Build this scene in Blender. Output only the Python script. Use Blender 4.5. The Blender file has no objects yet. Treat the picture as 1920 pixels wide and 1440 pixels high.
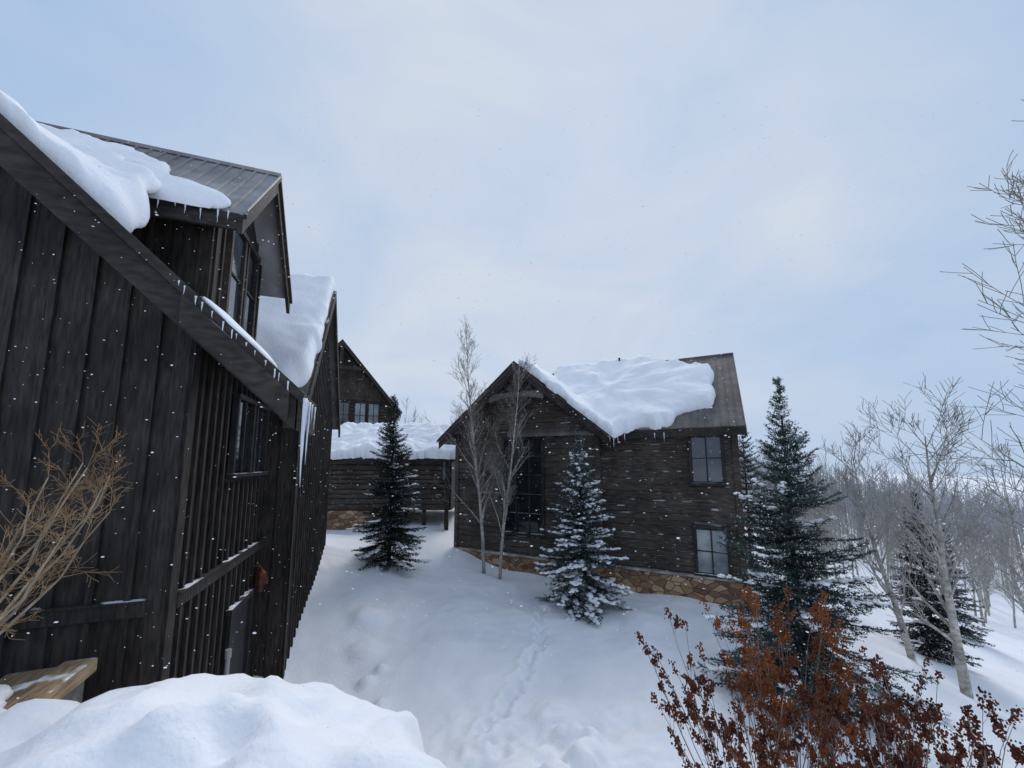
import bpy, math, random
import numpy as np
from mathutils import Vector, Matrix, noise
random.seed(7); np.random.seed(7)
R=random.random
def U(a,b): return a+(b-a)*random.random()
COL=bpy.context.scene.collection

# ------------------------------------------------------------ materials
def newmat(name):
    m=bpy.data.materials.new(name); m.use_nodes=True
    nt=m.node_tree; b=nt.nodes['Principled BSDF']
    return m,nt,b
def N(nt,t,**kw):
    n=nt.nodes.new(t)
    for k,v in kw.items(): setattr(n,k,v)
    return n
def noise_mat(name,c1,c2,scale=4,stretch=(1,1,1),rough=.8,bump=.3,detail=4,snow=0.0,metal=0,bumpdist=.01,spec=.3):
    m,nt,b=newmat(name); L=nt.links.new
    tc=N(nt,'ShaderNodeTexCoord'); mp=N(nt,'ShaderNodeMapping'); mp.inputs['Scale'].default_value=stretch
    L(tc.outputs['Object'],mp.inputs[0])
    nz=N(nt,'ShaderNodeTexNoise'); nz.inputs['Scale'].default_value=scale; nz.inputs['Detail'].default_value=detail
    L(mp.outputs[0],nz.inputs['Vector'])
    rp=N(nt,'ShaderNodeValToRGB'); rp.color_ramp.elements[0].position=.3; rp.color_ramp.elements[1].position=.7
    rp.color_ramp.elements[0].color=(*c1,1); rp.color_ramp.elements[1].color=(*c2,1)
    L(nz.outputs['Fac'],rp.inputs[0])
    n2=N(nt,'ShaderNodeTexNoise'); n2.inputs['Scale'].default_value=scale*.21; L(tc.outputs['Object'],n2.inputs['Vector'])
    mr=N(nt,'ShaderNodeMapRange'); mr.inputs[1].default_value=.3; mr.inputs[2].default_value=.7; mr.inputs[3].default_value=.6; mr.inputs[4].default_value=1.4
    L(n2.outputs['Fac'],mr.inputs[0])
    mul=N(nt,'ShaderNodeVectorMath',operation='SCALE'); L(rp.outputs[0],mul.inputs[0]); L(mr.outputs[0],mul.inputs['Scale'])
    out=mul.outputs[0]
    if snow>0:
        g=N(nt,'ShaderNodeNewGeometry'); sx=N(nt,'ShaderNodeSeparateXYZ'); L(g.outputs['Normal'],sx.inputs[0])
        a=N(nt,'ShaderNodeMapRange'); a.inputs[1].default_value=.45; a.inputs[2].default_value=.75; L(sx.outputs['Z'],a.inputs[0])
        n3=N(nt,'ShaderNodeTexNoise'); n3.inputs['Scale'].default_value=2.2; n3.inputs['Detail'].default_value=4; L(tc.outputs['Object'],n3.inputs['Vector'])
        c=N(nt,'ShaderNodeMapRange'); c.inputs[1].default_value=.62-snow*.3; c.inputs[2].default_value=.68-snow*.3; L(n3.outputs['Fac'],c.inputs[0])
        mm=N(nt,'ShaderNodeMath',operation='MULTIPLY'); L(a.outputs[0],mm.inputs[0]); L(c.outputs[0],mm.inputs[1])
        mx=N(nt,'ShaderNodeMix',data_type='RGBA'); L(mm.outputs[0],mx.inputs[0]); L(out,mx.inputs[6]); mx.inputs[7].default_value=(.8,.82,.87,1)
        out=mx.outputs[2]
    L(out,b.inputs['Base Color'])
    b.inputs['Roughness'].default_value=rough; b.inputs['Metallic'].default_value=metal
    b.inputs['Specular IOR Level'].default_value=spec
    if bump>0:
        bp=N(nt,'ShaderNodeBump'); bp.inputs['Strength'].default_value=bump; bp.inputs['Distance'].default_value=bumpdist
        L(nz.outputs['Fac'],bp.inputs['Height']); L(bp.outputs[0],b.inputs['Normal'])
    return m
def snow_mat(name,c=(.88,.89,.92),fine=18,dist=.02):
    m,nt,b=newmat(name); L=nt.links.new
    tc=N(nt,'ShaderNodeTexCoord')
    n1=N(nt,'ShaderNodeTexNoise'); n1.inputs['Scale'].default_value=1.3; n1.inputs['Detail'].default_value=6; L(tc.outputs['Object'],n1.inputs['Vector'])
    n2=N(nt,'ShaderNodeTexNoise'); n2.inputs['Scale'].default_value=fine; n2.inputs['Detail'].default_value=5; L(tc.outputs['Object'],n2.inputs['Vector'])
    ad=N(nt,'ShaderNodeMath',operation='MULTIPLY_ADD'); L(n2.outputs['Fac'],ad.inputs[0]); ad.inputs[1].default_value=.28; L(n1.outputs['Fac'],ad.inputs[2])
    bp=N(nt,'ShaderNodeBump'); bp.inputs['Strength'].default_value=.65; bp.inputs['Distance'].default_value=dist*3
    L(ad.outputs[0],bp.inputs['Height']); L(bp.outputs[0],b.inputs['Normal'])
    rp=N(nt,'ShaderNodeValToRGB'); rp.color_ramp.elements[0].color=(c[0]*.93,c[1]*.94,c[2]*.97,1); rp.color_ramp.elements[1].color=(*c,1)
    rp.color_ramp.elements[0].position=.3; rp.color_ramp.elements[1].position=.65
    L(n1.outputs['Fac'],rp.inputs[0]); L(rp.outputs[0],b.inputs['Base Color'])
    b.inputs['Roughness'].default_value=.75; b.inputs['Specular IOR Level'].default_value=.2
    return m
M={}
M['snow']=snow_mat('snow'); 
M['log']=noise_mat('hewn_log_brown',(.028,.022,.018),(.105,.086,.070),5,(1,1,7),.85,.6,snow=.12)
M['chink']=noise_mat('pale_chinking',(.14,.13,.12),(.30,.28,.26),6,(1,1,1),.9,.2)
M['dark']=noise_mat('stained_board_dark',(.010,.009,.0085),(.048,.040,.034),6,(5,5,.7),.75,.6,snow=.4)
M['darktrim']=noise_mat('stained_trim_dark',(.015,.013,.012),(.050,.042,.036),6,(1,1,3),.7,.4,snow=.1)
M['browntrim']=noise_mat('brown_trim',(.030,.024,.020),(.085,.07,.058),6,(2,2,2),.75,.4,snow=.3)
M['metal']=noise_mat('weathered_metal_roof',(.22,.215,.22),(.34,.33,.33),3,(1,1,1),.6,.08)
M['rooftop']=noise_mat('brown_metal_roof',(.105,.092,.088),(.18,.16,.152),3,(1,1,1),.65,.08)
M['roofdark']=noise_mat('dark_shingle_roof',(.02,.018,.017),(.05,.045,.04),3,(1,1,1),.8,.2)
M['frame']=noise_mat('black_window_frame',(.012,.012,.013),(.03,.03,.031),8,(1,1,1),.5,.1,snow=.6)
M['aspen']=noise_mat('aspen_bark',(.22,.205,.18),(.54,.52,.47),7,(1,1,1.5),.85,.3)
M['twig']=noise_mat('aspen_twig',(.15,.13,.11),(.30,.265,.23),5,(1,1,1),.85,0)
M['fartwig']=noise_mat('haze_painted_twig',(.25,.25,.26),(.40,.405,.42),.3,(1,1,1),.9,0)  # distance haze painted as a paler base colour, no fog volume
M['midtwig']=noise_mat('frost_haze_twig',(.24,.225,.21),(.46,.44,.42),1,(1,1,1),.9,0)  # pale tone mixes frost with haze put into the colour
M['bark']=noise_mat('spruce_bark',(.02,.016,.013),(.05,.04,.032),8,(1,1,.4),.9,.5)
M['needle']=noise_mat('spruce_needle',(.010,.018,.015),(.036,.056,.046),2.5,(1,1,1),.7,0)
M['needleblue']=noise_mat('blue_spruce_needle',(.018,.034,.033),(.070,.108,.104),2.5,(1,1,1),.7,0)
M['needlefar']=noise_mat('haze_painted_needle',(.05,.062,.06),(.11,.13,.125),1,(1,1,1),.8,0)  # needle green lightened to carry the haze of distance
M['straw']=noise_mat('straw_branch',(.30,.23,.16),(.56,.47,.34),6,(1,1,1),.8,.2)
M['ochre']=noise_mat('ochre_twig',(.22,.13,.065),(.44,.29,.16),4,(1,1,1),.8,0)
M['stem']=noise_mat('red_brown_stem',(.12,.09,.075),(.34,.28,.24),9,(1,1,1),.8,.1)
M['seed']=noise_mat('rust_seed_head',(.055,.014,.008),(.16,.045,.020),14,(1,1,1),.85,.3)
M['seedo']=noise_mat('orange_seed_head',(.12,.032,.009),(.33,.105,.028),12,(1,1,1),.85,.3)
M['wood']=noise_mat('tan_timber',(.14,.095,.055),(.34,.25,.16),5,(1,6,8),.8,.5,snow=.1)
M['concrete']=noise_mat('grey_concrete',(.13,.12,.11),(.24,.23,.21),6,(1,1,1),.9,.3)
M['copper']=noise_mat('copper_lamp',(.10,.03,.018),(.20,.07,.045),9,(1,1,1),.5,.2,metal=.4)
M['pvc']=noise_mat('grey_plastic',(.30,.30,.31),(.40,.40,.41),3,(1,1,1),.5,0)
def glass(name,c,rough=.06):
    m,nt,b=newmat(name); L=nt.links.new
    tc=N(nt,'ShaderNodeTexCoord'); n=N(nt,'ShaderNodeTexNoise'); n.inputs['Scale'].default_value=1.4; L(tc.outputs['Object'],n.inputs['Vector'])
    rp=N(nt,'ShaderNodeValToRGB'); rp.color_ramp.elements[0].position=.35; rp.color_ramp.elements[1].position=.7
    rp.color_ramp.elements[0].color=(c[0]*.4,c[1]*.4,c[2]*.4,1); rp.color_ramp.elements[1].color=(*c,1)
    L(n.outputs['Fac'],rp.inputs[0]); L(rp.outputs[0],b.inputs['Base Color'])
    b.inputs['Roughness'].default_value=rough; b.inputs['Specular IOR Level'].default_value=.9
    return m
M['glass']=glass('dark_glass',(.018,.022,.028)); M['glassmid']=glass('reflecting_glass',(.08,.10,.12)); M['glasspale']=glass('curtained_glass',(.30,.35,.38),.15)
def stone_mat():
    m,nt,b=newmat('tan_fieldstone'); L=nt.links.new
    tc=N(nt,'ShaderNodeTexCoord'); mp=N(nt,'ShaderNodeMapping'); mp.inputs['Scale'].default_value=(1,1,1.7); L(tc.outputs['Object'],mp.inputs[0])
    v=N(nt,'ShaderNodeTexVoronoi'); v.inputs['Scale'].default_value=3.2; L(mp.outputs[0],v.inputs['Vector'])
    e=N(nt,'ShaderNodeTexVoronoi',feature='DISTANCE_TO_EDGE'); e.inputs['Scale'].default_value=3.2; L(mp.outputs[0],e.inputs['Vector'])
    sx=N(nt,'ShaderNodeSeparateColor'); L(v.outputs['Color'],sx.inputs[0])
    rp=N(nt,'ShaderNodeValToRGB'); cr=rp.color_ramp; cr.elements[0].color=(.14,.07,.042,1); cr.elements[1].color=(.50,.36,.22,1)
    x=cr.elements.new(.5); x.color=(.31,.175,.095,1); L(sx.outputs[0],rp.inputs[0])
    r2=N(nt,'ShaderNodeValToRGB'); r2.color_ramp.elements[0].position=.01; r2.color_ramp.elements[1].position=.06; L(e.outputs['Distance'],r2.inputs[0])
    mx=N(nt,'ShaderNodeMix',data_type='RGBA'); L(r2.outputs[0],mx.inputs[0]); mx.inputs[6].default_value=(.09,.08,.07,1); L(rp.outputs[0],mx.inputs[7])
    L(mx.outputs[2],b.inputs['Base Color']); b.inputs['Roughness'].default_value=.9
    bp=N(nt,'ShaderNodeBump'); bp.inputs['Strength'].default_value=.8; bp.inputs['Distance'].default_value=.04; L(r2.outputs[0],bp.inputs['Height']); L(bp.outputs[0],b.inputs['Normal'])
    return m
M['stone']=stone_mat()
m,nt,b=newmat('ice'); b.inputs['Base Color'].default_value=(.66,.72,.79,1); b.inputs['Roughness'].default_value=.12; b.inputs['Specular IOR Level'].default_value=.9; M['ice']=m
m,nt,b=newmat('snowflake'); d=N(nt,'ShaderNodeBsdfTranslucent'); d.inputs[0].default_value=(.95,.96,1,1); d2_=N(nt,'ShaderNodeBsdfDiffuse'); d2_.inputs[0].default_value=(.95,.96,1,1); ms=N(nt,'ShaderNodeMixShader'); ms.inputs[0].default_value=.5
nt.links.new(d2_.outputs[0],ms.inputs[1]); nt.links.new(d.outputs[0],ms.inputs[2]); nt.links.new(ms.outputs[0],nt.nodes['Material Output'].inputs[0]); M['flake']=m

# ------------------------------------------------------------ mesh builder
class MB:
    def __init__(s): s.v=[]; s.f=[]; s.m=[]
    def hexa(s,p,m=0):
        i=len(s.v); s.v+= [tuple(q) for q in p]
        for f in ((0,3,2,1),(4,5,6,7),(0,1,5,4),(1,2,6,5),(2,3,7,6),(3,0,4,7)):
            s.f.append(tuple(i+k for k in f)); s.m.append(m)
    def box(s,x0,x1,y0,y1,z0,z1,m=0):
        s.hexa([(x0,y0,z0),(x1,y0,z0),(x1,y1,z0),(x0,y1,z0),(x0,y0,z1),(x1,y0,z1),(x1,y1,z1),(x0,y1,z1)],m)
    def slab(s,a,b,c,d,t,m=0):
        s.hexa([(q[0],q[1],q[2]-t) for q in (a,b,c,d)]+[a,b,c,d],m)
    def prism(s,poly,off,m=0):
        n=len(poly); i=len(s.v); s.v+=[tuple(p) for p in poly]+[(p[0]+off[0],p[1]+off[1],p[2]+off[2]) for p in poly]
        s.f.append(tuple(range(i,i+n))); s.f.append(tuple(range(i+2*n-1,i+n-1,-1))); s.m+=[m,m]
        for k in range(n):
            j=(k+1)%n; s.f.append((i+k,i+j,i+n+j,i+n+k)); s.m.append(m)
    def tube(s,pts,rad,n=6,m=0):
        i0=len(s.v); K=len(pts)
        for k,p in enumerate(pts):
            a=Vector(pts[max(0,k-1)]); b=Vector(pts[min(K-1,k+1)]); d=(b-a)
            if d.length<1e-6: d=Vector((0,0,1))
            d.normalize(); u=d.cross(Vector((0.31,0.95,0.03))); 
            if u.length<.05: u=d.cross(Vector((1,0,0)))
            u.normalize(); w=d.cross(u); r=rad[k]
            for j in range(n):
                a2=2*math.pi*j/n; q=Vector(p)+u*(r*math.cos(a2))+w*(r*math.sin(a2)); s.v.append((q.x,q.y,q.z))
        for k in range(K-1):
            for j in range(n):
                a=i0+k*n+j; b=i0+k*n+(j+1)%n; s.f.append((a,b,b+n,a+n)); s.m.append(m)
        if n>3:
            s.f.append(tuple(range(i0+n-1,i0-1,-1))); s.m.append(m); e=i0+(K-1)*n; s.f.append(tuple(range(e,e+n))); s.m.append(m)
    def obj(s,name,mats,parent=None,smooth=False,bevel=0):
        me=bpy.data.meshes.new(name); me.from_pydata(s.v,[],s.f)
        for x in mats: me.materials.append(x)
        if len(mats)>1: me.polygons.foreach_set('material_index',s.m)
        if smooth: me.polygons.foreach_set('use_smooth',[True]*len(me.polygons))
        me.update(); o=bpy.data.objects.new(name,me); COL.objects.link(o)
        if parent: o.parent=parent
        if bevel:
            bv=o.modifiers.new('b','BEVEL'); bv.width=bevel; bv.segments=2; bv.limit_method='ANGLE'
        return o
def tri_obj(name,verts,nper,mat,parent=None,faces=None):
    verts=np.asarray(verts,dtype=np.float32).reshape(-1,3)
    me=bpy.data.meshes.new(name); nv=len(verts)
    if faces is None: fi=np.arange(nv,dtype=np.int32)
    else: fi=np.asarray(faces,dtype=np.int32).ravel()
    nf=len(fi)//3
    me.vertices.add(nv); me.vertices.foreach_set('co',verts.ravel())
    me.loops.add(len(fi)); me.loops.foreach_set('vertex_index',fi)
    me.polygons.add(nf); me.polygons.foreach_set('loop_start',np.arange(nf,dtype=np.int32)*3); me.polygons.foreach_set('loop_total',np.full(nf,3,dtype=np.int32))
    me.materials.append(mat); me.update(); me.validate()
    o=bpy.data.objects.new(name,me); COL.objects.link(o)
    if parent: o.parent=parent
    return o
def tag(o,label=None,cat=None,group=None,kind=None):
    if label:o['label']=label
    if cat:o['category']=cat
    if group:o['group']=group
    if kind:o['kind']=kind
def empty(name,loc=(0,0,0),rot=0,label=None,cat=None,group=None):
    o=bpy.data.objects.new(name,None); o.location=loc; o.rotation_euler=(0,0,rot); COL.objects.link(o); o.empty_display_size=.2
    tag(o,label,cat,group); return o
class Fr:
    def __init__(s,P,d,n): s.P=P;s.d=d;s.n=n
    def pt(s,a,o,z): return (s.P[0]+s.d[0]*a+s.n[0]*o, s.P[1]+s.d[1]*a+s.n[1]*o, z)
def fbox(mb,F,a0,a1,o0,o1,z0,z1,m=0):
    mb.hexa([F.pt(a0,o0,z0),F.pt(a1,o0,z0),F.pt(a1,o1,z0),F.pt(a0,o1,z0),F.pt(a0,o0,z1),F.pt(a1,o0,z1),F.pt(a1,o1,z1),F.pt(a0,o1,z1)],m)
def window(parent,F,a0,a1,z0,z1,cols,rows,gm,out=.1,fw=.07,fm=None,joined=False):
    fm=fm or M['frame']
    g=MB(); fbox(g,F,a0+fw*.5,a1-fw*.5,.01,out-.05,z0+fw*.5,z1-fw*.5,0)
    f=MB() if not joined else g; k=1 if joined else 0
    fbox(f,F,a0-fw*.6,a0+fw*.5,0,out,z0,z1,k); fbox(f,F,a1-fw*.5,a1+fw*.6,0,out,z0,z1,k)
    fbox(f,F,a0-fw*.9,a1+fw*.9,0,out+.015,z1,z1+fw*1.3,k); fbox(f,F,a0-fw*.9,a1+fw*.9,0,out+.04,z0-fw,z0,k)
    for i in range(1,cols):
        c=a0+(a1-a0)*i/cols; fbox(f,F,c-.022,c+.022,.01,out-.02,z0,z1,k)
    for i in range(1,rows):
        c=z0+(z1-z0)*i/rows; fbox(f,F,a0+.04,a1-.04,.01,out-.025,c-.018,c+.018,k)
    if joined: return g.obj('window',[gm,fm],parent)
    w=g.obj('window',[gm],parent); f.obj('frame',[fm],w,bevel=.006); return w
def logwall(mb,F,L,zb,zt,rng,opens,ch=.25,m=0,proud=.07):
    z=zb; k=0
    while z<zt-.02:
        h=ch*U(.85,1.15); z1=min(z+h,zt); zm=(z+z1)/2; iv=[rng(zm)]
        for (a,b,c,d) in opens:
            if c<zm<d:
                nv=[]
                for (p,q) in iv:
                    if b<=p or a>=q: nv.append((p,q))
                    else:
                        if a>p: nv.append((p,a))
                        if b<q: nv.append((b,q))
                iv=nv
        gap=U(.022,.042)
        for (p,q) in iv:
            if q-p<.05: continue
            n=max(1,int((q-p)/.35)); i0=len(mb.v); jj=U(-.008,.008)
            for i in range(n+1):
                s=p+(q-p)*i/n; a=U(-.012,.012); b=U(-.009,.009); o=proud+U(-.016,.016)+jj
                for (oo,zz) in ((0,z+gap+a),(o*.85,z+gap+.01+a),(o,z+.06+a),(o+.004,z1-.035+b),(o*.7,z1-.004+b),(0,z1+b)):
                    mb.v.append(F.pt(s,oo,zz))
            for i in range(n):
                for j in range(5):
                    x=i0+i*6+j; mb.f.append((x,x+6,x+7,x+1)); mb.m.append(m)
            mb.f.append(tuple(i0+j for j in range(6))); mb.m.append(m)
            mb.f.append(tuple(i0+n*6+5-j for j in range(6))); mb.m.append(m)
        z=z1; k+=1
def ribs(mb,a,b,c,d,n,h=.03,w=.02,m=0):
    a,b,c,d=map(Vector,(a,b,c,d)); e=(b-a).normalized()
    for i in range(n+1):
        t=i/n; p=a.lerp(b,t); q=d.lerp(c,t)
        mb.hexa([p-e*w,p+e*w,q+e*w,q-e*w,p-e*w*.6+Vector((0,0,h)),p+e*w*.6+Vector((0,0,h)),q+e*w*.6+Vector((0,0,h)),q-e*w*.6+Vector((0,0,h))],m)
def snow_patch(outline,H,parent_m,th,label,wob=.07,seed=0,name='roof_snow',lump=.12,group='snow lying on roofs'):
    pts=[]
    n=len(outline)
    for i in range(n):
        a=Vector(outline[i]); b=Vector(outline[(i+1)%n]); k=max(1,int((b-a).length/.06))
        for j in range(k): pts.append(a.lerp(b,j/k))
    for _ in range(4): pts=[(pts[i-1]+pts[i]*2+pts[(i+1)%len(pts)])/4 for i in range(len(pts))]
    c=Vector((sum(p.x for p in pts)/len(pts),sum(p.y for p in pts)/len(pts)))
    P=[]
    for p in pts:
        d=(p-c); d.normalize(); w=noise.noise(Vector((p.x*2.2,p.y*2.2,seed)))*wob*1.3+noise.noise(Vector((p.x*6,p.y*6,seed+5)))*wob*.8+noise.noise(Vector((p.x*15,p.y*15,seed+5)))*wob*.3
        P.append(p+d*w)
    n=len(P); rings=[(.0,-.01,0),(-.035,.22,0),(-.045,.45,0),(-.025,.68,0),(.03,.88,0),(.1,.97,0),(.2,1,0)]
    for fr in (.06,.12,.18,.25,.32,.4,.48,.55,.63,.7,.76,.82,.88,.92,.98): rings.append((.2,1,fr))
    v=[];f=[]
    for ins,h,fr in rings:
        for p in P:
            d=c-p; L=d.length; q=p+d*(min(ins,L*.5)/L); q=q+(c-q)*fr
            t=th*(1+.35*noise.noise(Vector((q.x*.8,q.y*.8,seed+9))))
            if fr==0: t*=1+.35*noise.noise(Vector((q.x*3.2,q.y*3.2,seed+3)))*(1-ins*5)
            z=H(q.x,q.y)+h*t
            if h>.6: z+=(lump*noise.noise(Vector((q.x*1.6,q.y*1.6,seed)))+lump*.35*noise.noise(Vector((q.x*4.2,q.y*4.2,seed+1))))*min(1,(ins+.05+fr)*4)
            v.append((q.x,q.y,z))
    K=len(rings)
    for r in range(K-1):
        for i in range(n):
            j=(i+1)%n; f.append((r*n+i,r*n+j,(r+1)*n+j,(r+1)*n+i))
    f.append(tuple((K-1)*n+i for i in range(n)))
    me=bpy.data.meshes.new(name); me.from_pydata(v,[],f); me.materials.append(M['snow']); me.polygons.foreach_set('use_smooth',[True]*len(f)); me.update()
    o=bpy.data.objects.new(name,me); COL.objects.link(o); o.matrix_world=parent_m; tag(o,label,'snow',group); return o

# ------------------------------------------------------------ terrain
CP=[(0,6,-4.45),(2,6,-4.5),(4,5,-4.5),(1.5,9,-4.35),(2,11.5,-4.2),(0,12,-4.1),(-3.0,7.5,-4.4),(-3.9,8,-4.3),(-3,10.5,-3.85),(-5.4,11.4,-3.4),(-6.2,13.6,-2.8),(-4,13.5,-3.4),
(-4.3,20,-3.1),(-8,19.5,-3.35),(-1.5,16.5,-3.98),(0,15,-4.28),(7,11.5,-4.35),(4,12.8,-4.35),(-5,4,-2.9),(-4,5,-3.9),(5.5,8,-4.5),(8.3,7,-5.0),(12,11,-5.9),(16,16,-6.5),(11,16,-5.2),
(30,30,-10),(60,60,-12),(0,40,-1.6),(20,40,-7.0),(-30,30,-1),(-20,5,-2),(0,-10,-3.5),(15,-5,-6),(40,0,-14),(0,2,-4.0),(5,1,-4.4)]
for a,z in ((200,0),(900,0)):
    CP+=[(a,a,-26),(-a,a,-6),(0,a,-14),(a,-a,-26),(-a,-a,-6),(a,0,-28),(-a,0,-6)]
CPn=np.array(CP,float)
def K(d2): return np.where(d2>1e-12,.5*d2*np.log(np.maximum(d2,1e-12)),0)
n=len(CPn); A=np.zeros((n+3,n+3)); d2=((CPn[:,None,:2]-CPn[None,:,:2])**2).sum(-1); A[:n,:n]=K(d2)+np.eye(n)*.05
A[:n,n]=1; A[:n,n+1:]=CPn[:,:2]; A[n:,:n]=A[:n,n:].T
W=np.linalg.solve(A,np.concatenate([CPn[:,2],[0,0,0]]))
EX=[-9,-3.6,-2.6,-2.0,-1.26,-.75,-.67,-.35,0,.6,1.5,4,9]; EY=[2.7,2.6,2.8,2.85,2.9,2.75,2.5,2.15,1.5,1.1,1.1,1.3,1.5]
PX=[-9,-3.5,-2.0,-1.6,-1.2,-.5,0,3,9]; PZ=[-1.8,-1.72,-1.55,-1.65,-1.71,-1.76,-1.78,-1.9,-2.4]
trail=[]
path=[(.95,11.9),(.85,11.3),(.75,10.4),(.55,9.6),(.3,8.8),(0,8.0),(-.25,7.5),(-.5,7.1),(-.3,6.6),(0,6.2)]
for i in range(len(path)-1):
    a=Vector(path[i]); b=Vector(path[i+1]); k=max(1,int((b-a).length/.2))
    for j in range(k): trail.append((a.lerp(b,j/k).x+U(-.1,.1),a.lerp(b,j/k).y,U(.18,.3)))
lumps=[(.95,6.9,.26,.28),(1.1,6.25,.3,.34),(.45,6.5,.2,.16),(.1,6.0,.35,.16),(.75,7.4,.35,.12),(-.5,6.4,.3,.12),(1.9,6.6,.4,.12),(1.3,6.7,.16,.2),(.6,5.9,.22,.25),(-2.9,8.2,.16,.14),(-2.75,8.6,.1,.12),(-3.3,9.2,.35,.15),(-3.6,10.2,.4,.2),(-2.4,7.6,.12,.1),(-1.6,9.4,.5,.10),(3.6,10.8,.6,.15)]
def heights(X,Y):
    X=np.asarray(X,float); Y=np.asarray(Y,float); z=W[n]+W[n+1]*X+W[n+2]*Y
    for i in range(n): z=z+W[i]*K((X-CPn[i,0])**2+(Y-CPn[i,1])**2)
    e=np.interp(X,EX,EY); p=np.interp(X,PX,PZ)
    s=np.clip((Y-e)/(2.3),0,1); s=s*s*(3-2*s); far=np.clip((np.hypot(X,Y)-12)/10,0,1)
    s=np.maximum(s,far); z=p*(1-s)+z*s
    for (x,y,r) in trail:
        q=((X-x)**2+(Y-y)**2); z=z-r*.6*np.exp(-q/.010)-.02*np.exp(-q/.05)+.035*np.exp(-((np.sqrt(q)-.18)/.06)**2)
    for (x,y,r,h) in lumps:
        q=((X-x)**2+(Y-y)**2)/(r*r); z=z+h*np.exp(-q**1.6)
    return z
def gz(x,y): return float(heights(np.array([x]),np.array([y]))[0])
def axis(a,b,st,lim):
    c=list(np.arange(a,b,st)); s=st; x=c[-1]
    while x<lim: s*=1.13; x+=s; c.append(x)
    s=st; x=c[0]; pre=[]
    while x>-lim: s*=1.13; x-=s; pre.append(x)
    return np.array(pre[::-1]+c)
ax=axis(-7,9,.056,900); ay=axis(1.2,13,.056,900)
XX,YY=np.meshgrid(ax,ay); ZZ=heights(XX,YY)
fl=np.zeros_like(ZZ); nn=noise.noise
for j in range(ZZ.shape[0]):
    for i in range(ZZ.shape[1]):
        x=XX[j,i]; y=YY[j,i]
        if abs(x)<60 and -20<y<70:
            v=.15*nn(Vector((x*.45,y*.45,1)))+.07*nn(Vector((x*1.1,y*1.1,4)))
            if abs(x)<10 and y<15: v+=.022*nn(Vector((x*3.5,y*3.5,2)))
            if y<4.8 and x<1.5:
                dx=.3*nn(Vector((x*1.1,y*1.1,31))); r1=1-abs(nn(Vector((x*1.5+dx,y*1.2,7))))*2.4; r2=1-abs(nn(Vector((x*3.4,y*3.4+dx,9))))*2
                v+=.14*(r1-.45)+.055*(r2-.4)+.05*nn(Vector((x*2.2,y*2.2,8)))
            if -1.4<x<2.8 and 5<y<8: 
                k=min(1,(y-5)/.5,(8-y)/.8,(x+1.4)/.5,(2.8-x)/.5); v+=k*(.10*nn(Vector((x*2.2,y*2.2,17)))+.05*(1-abs(nn(Vector((x*4,y*4,19))))*2.5))
            fl[j,i]=v
ZZ+=fl
nx=len(ax); ny=len(ay); idx=np.arange(nx*ny).reshape(ny,nx)
q=np.stack([idx[:-1,:-1],idx[:-1,1:],idx[1:,1:],idx[1:,:-1]],-1).reshape(-1,4)
tr=np.concatenate([q[:,[0,1,2]],q[:,[0,2,3]]])
g=tri_obj('snowy_ground',np.stack([XX,YY,ZZ],-1).reshape(-1,3),3,M['snow'],None,tr)
g.data.polygons.foreach_set('use_smooth',[True]*len(g.data.polygons)); tag(g,'deep undisturbed snow sloping down between the houses','ground',kind='structure')

# ------------------------------------------------------------ LOG HOUSE
rot=math.atan2(-.468,.884)
LH=empty('log_house',(7.29,12.57,0),rot,'dark brown log house with snow-covered gabled roof and stone base','house')
LM=Matrix.Translation((7.29,12.57,0))@Matrix.Rotation(rot,4,'Z')
ZB=-3.62
FM=Fr((0,0),(-1,0),(0,-1)); FG=Fr((-4.5,-.2),(-1,0),(0,-1)); FS=Fr((0,0),(0,1),(1,0)); FGS=Fr((-4.5,-.2),(0,1),(1,0))
def Hm(u,v): return 1.2+(v+.5)*.78 if v<3.9 else 4.632-(v-3.9)*.78
def Hg(u): return 4.15-.814*abs(u+7.7)
w=MB()
w.box(-10.5,-.01,.01,7.8,-5.2,1.2,1)
w.prism([(-.01,.01,1.2),(-.01,7.8,1.2),(-.01,3.9,4.3)],(-1,0,0),1)
w.prism([(-10.9,-.19,-5.2),(-4.51,-.19,-5.2),(-4.51,-.19,1.35),(-7.7,-.19,3.85),(-10.9,-.19,1.35)],(0,4,0),1)
logwall(w,FM,4.5,ZB,1.35,lambda z:(0,4.5),[(.37,1.34,-3.6,-2.05),(.37,1.34,-.66,1.06)])
logwall(w,FG,6.4,ZB,3.8,lambda z:(0,6.4) if z<1.3 else ((z-1.25)/.814,6.4-(z-1.25)/.814),[(2.15,4.05,-2.85,1.15)])
logwall(w,FS,7.8,ZB,4.2,lambda z:(0,7.8) if z<1.3 else ((z-1.3)/.78,7.8-(z-1.3)/.78),[])
logwall(w,FGS,.2,ZB,1.2,lambda z:(0,.2),[])
fbox(w,FM,-.09,.09,-.03,.10,ZB,1.25,0); fbox(w,FG,-.1,.1,-.03,.11,ZB,1.2,0); fbox(w,FG,6.3,6.48,-.03,.11,ZB,1.2,0)
w.obj('wall',[M['log'],M['chink']],LH)
st=MB()
fbox(st,FM,-.14,4.4,0,.16,-5.4,ZB-.06); fbox(st,FG,-.12,6.55,0,.17,-5.4,ZB-.06); fbox(st,FS,-.14,8,0,.16,-6.4,ZB-.06)
st.obj('stone_foundation',[M['stone']],LH,bevel=.02)
sc=MB(); fbox(sc,FM,-.18,4.42,0,.2,ZB-.06,ZB); fbox(sc,FG,-.16,6.6,0,.21,ZB-.06,ZB); sc.obj('ledge',[noise_mat('ledge_stone_cap',(.22,.17,.12),(.6,.6,.62),3,(1,1,1),.8,.2)],LH)
rf=MB()
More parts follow.
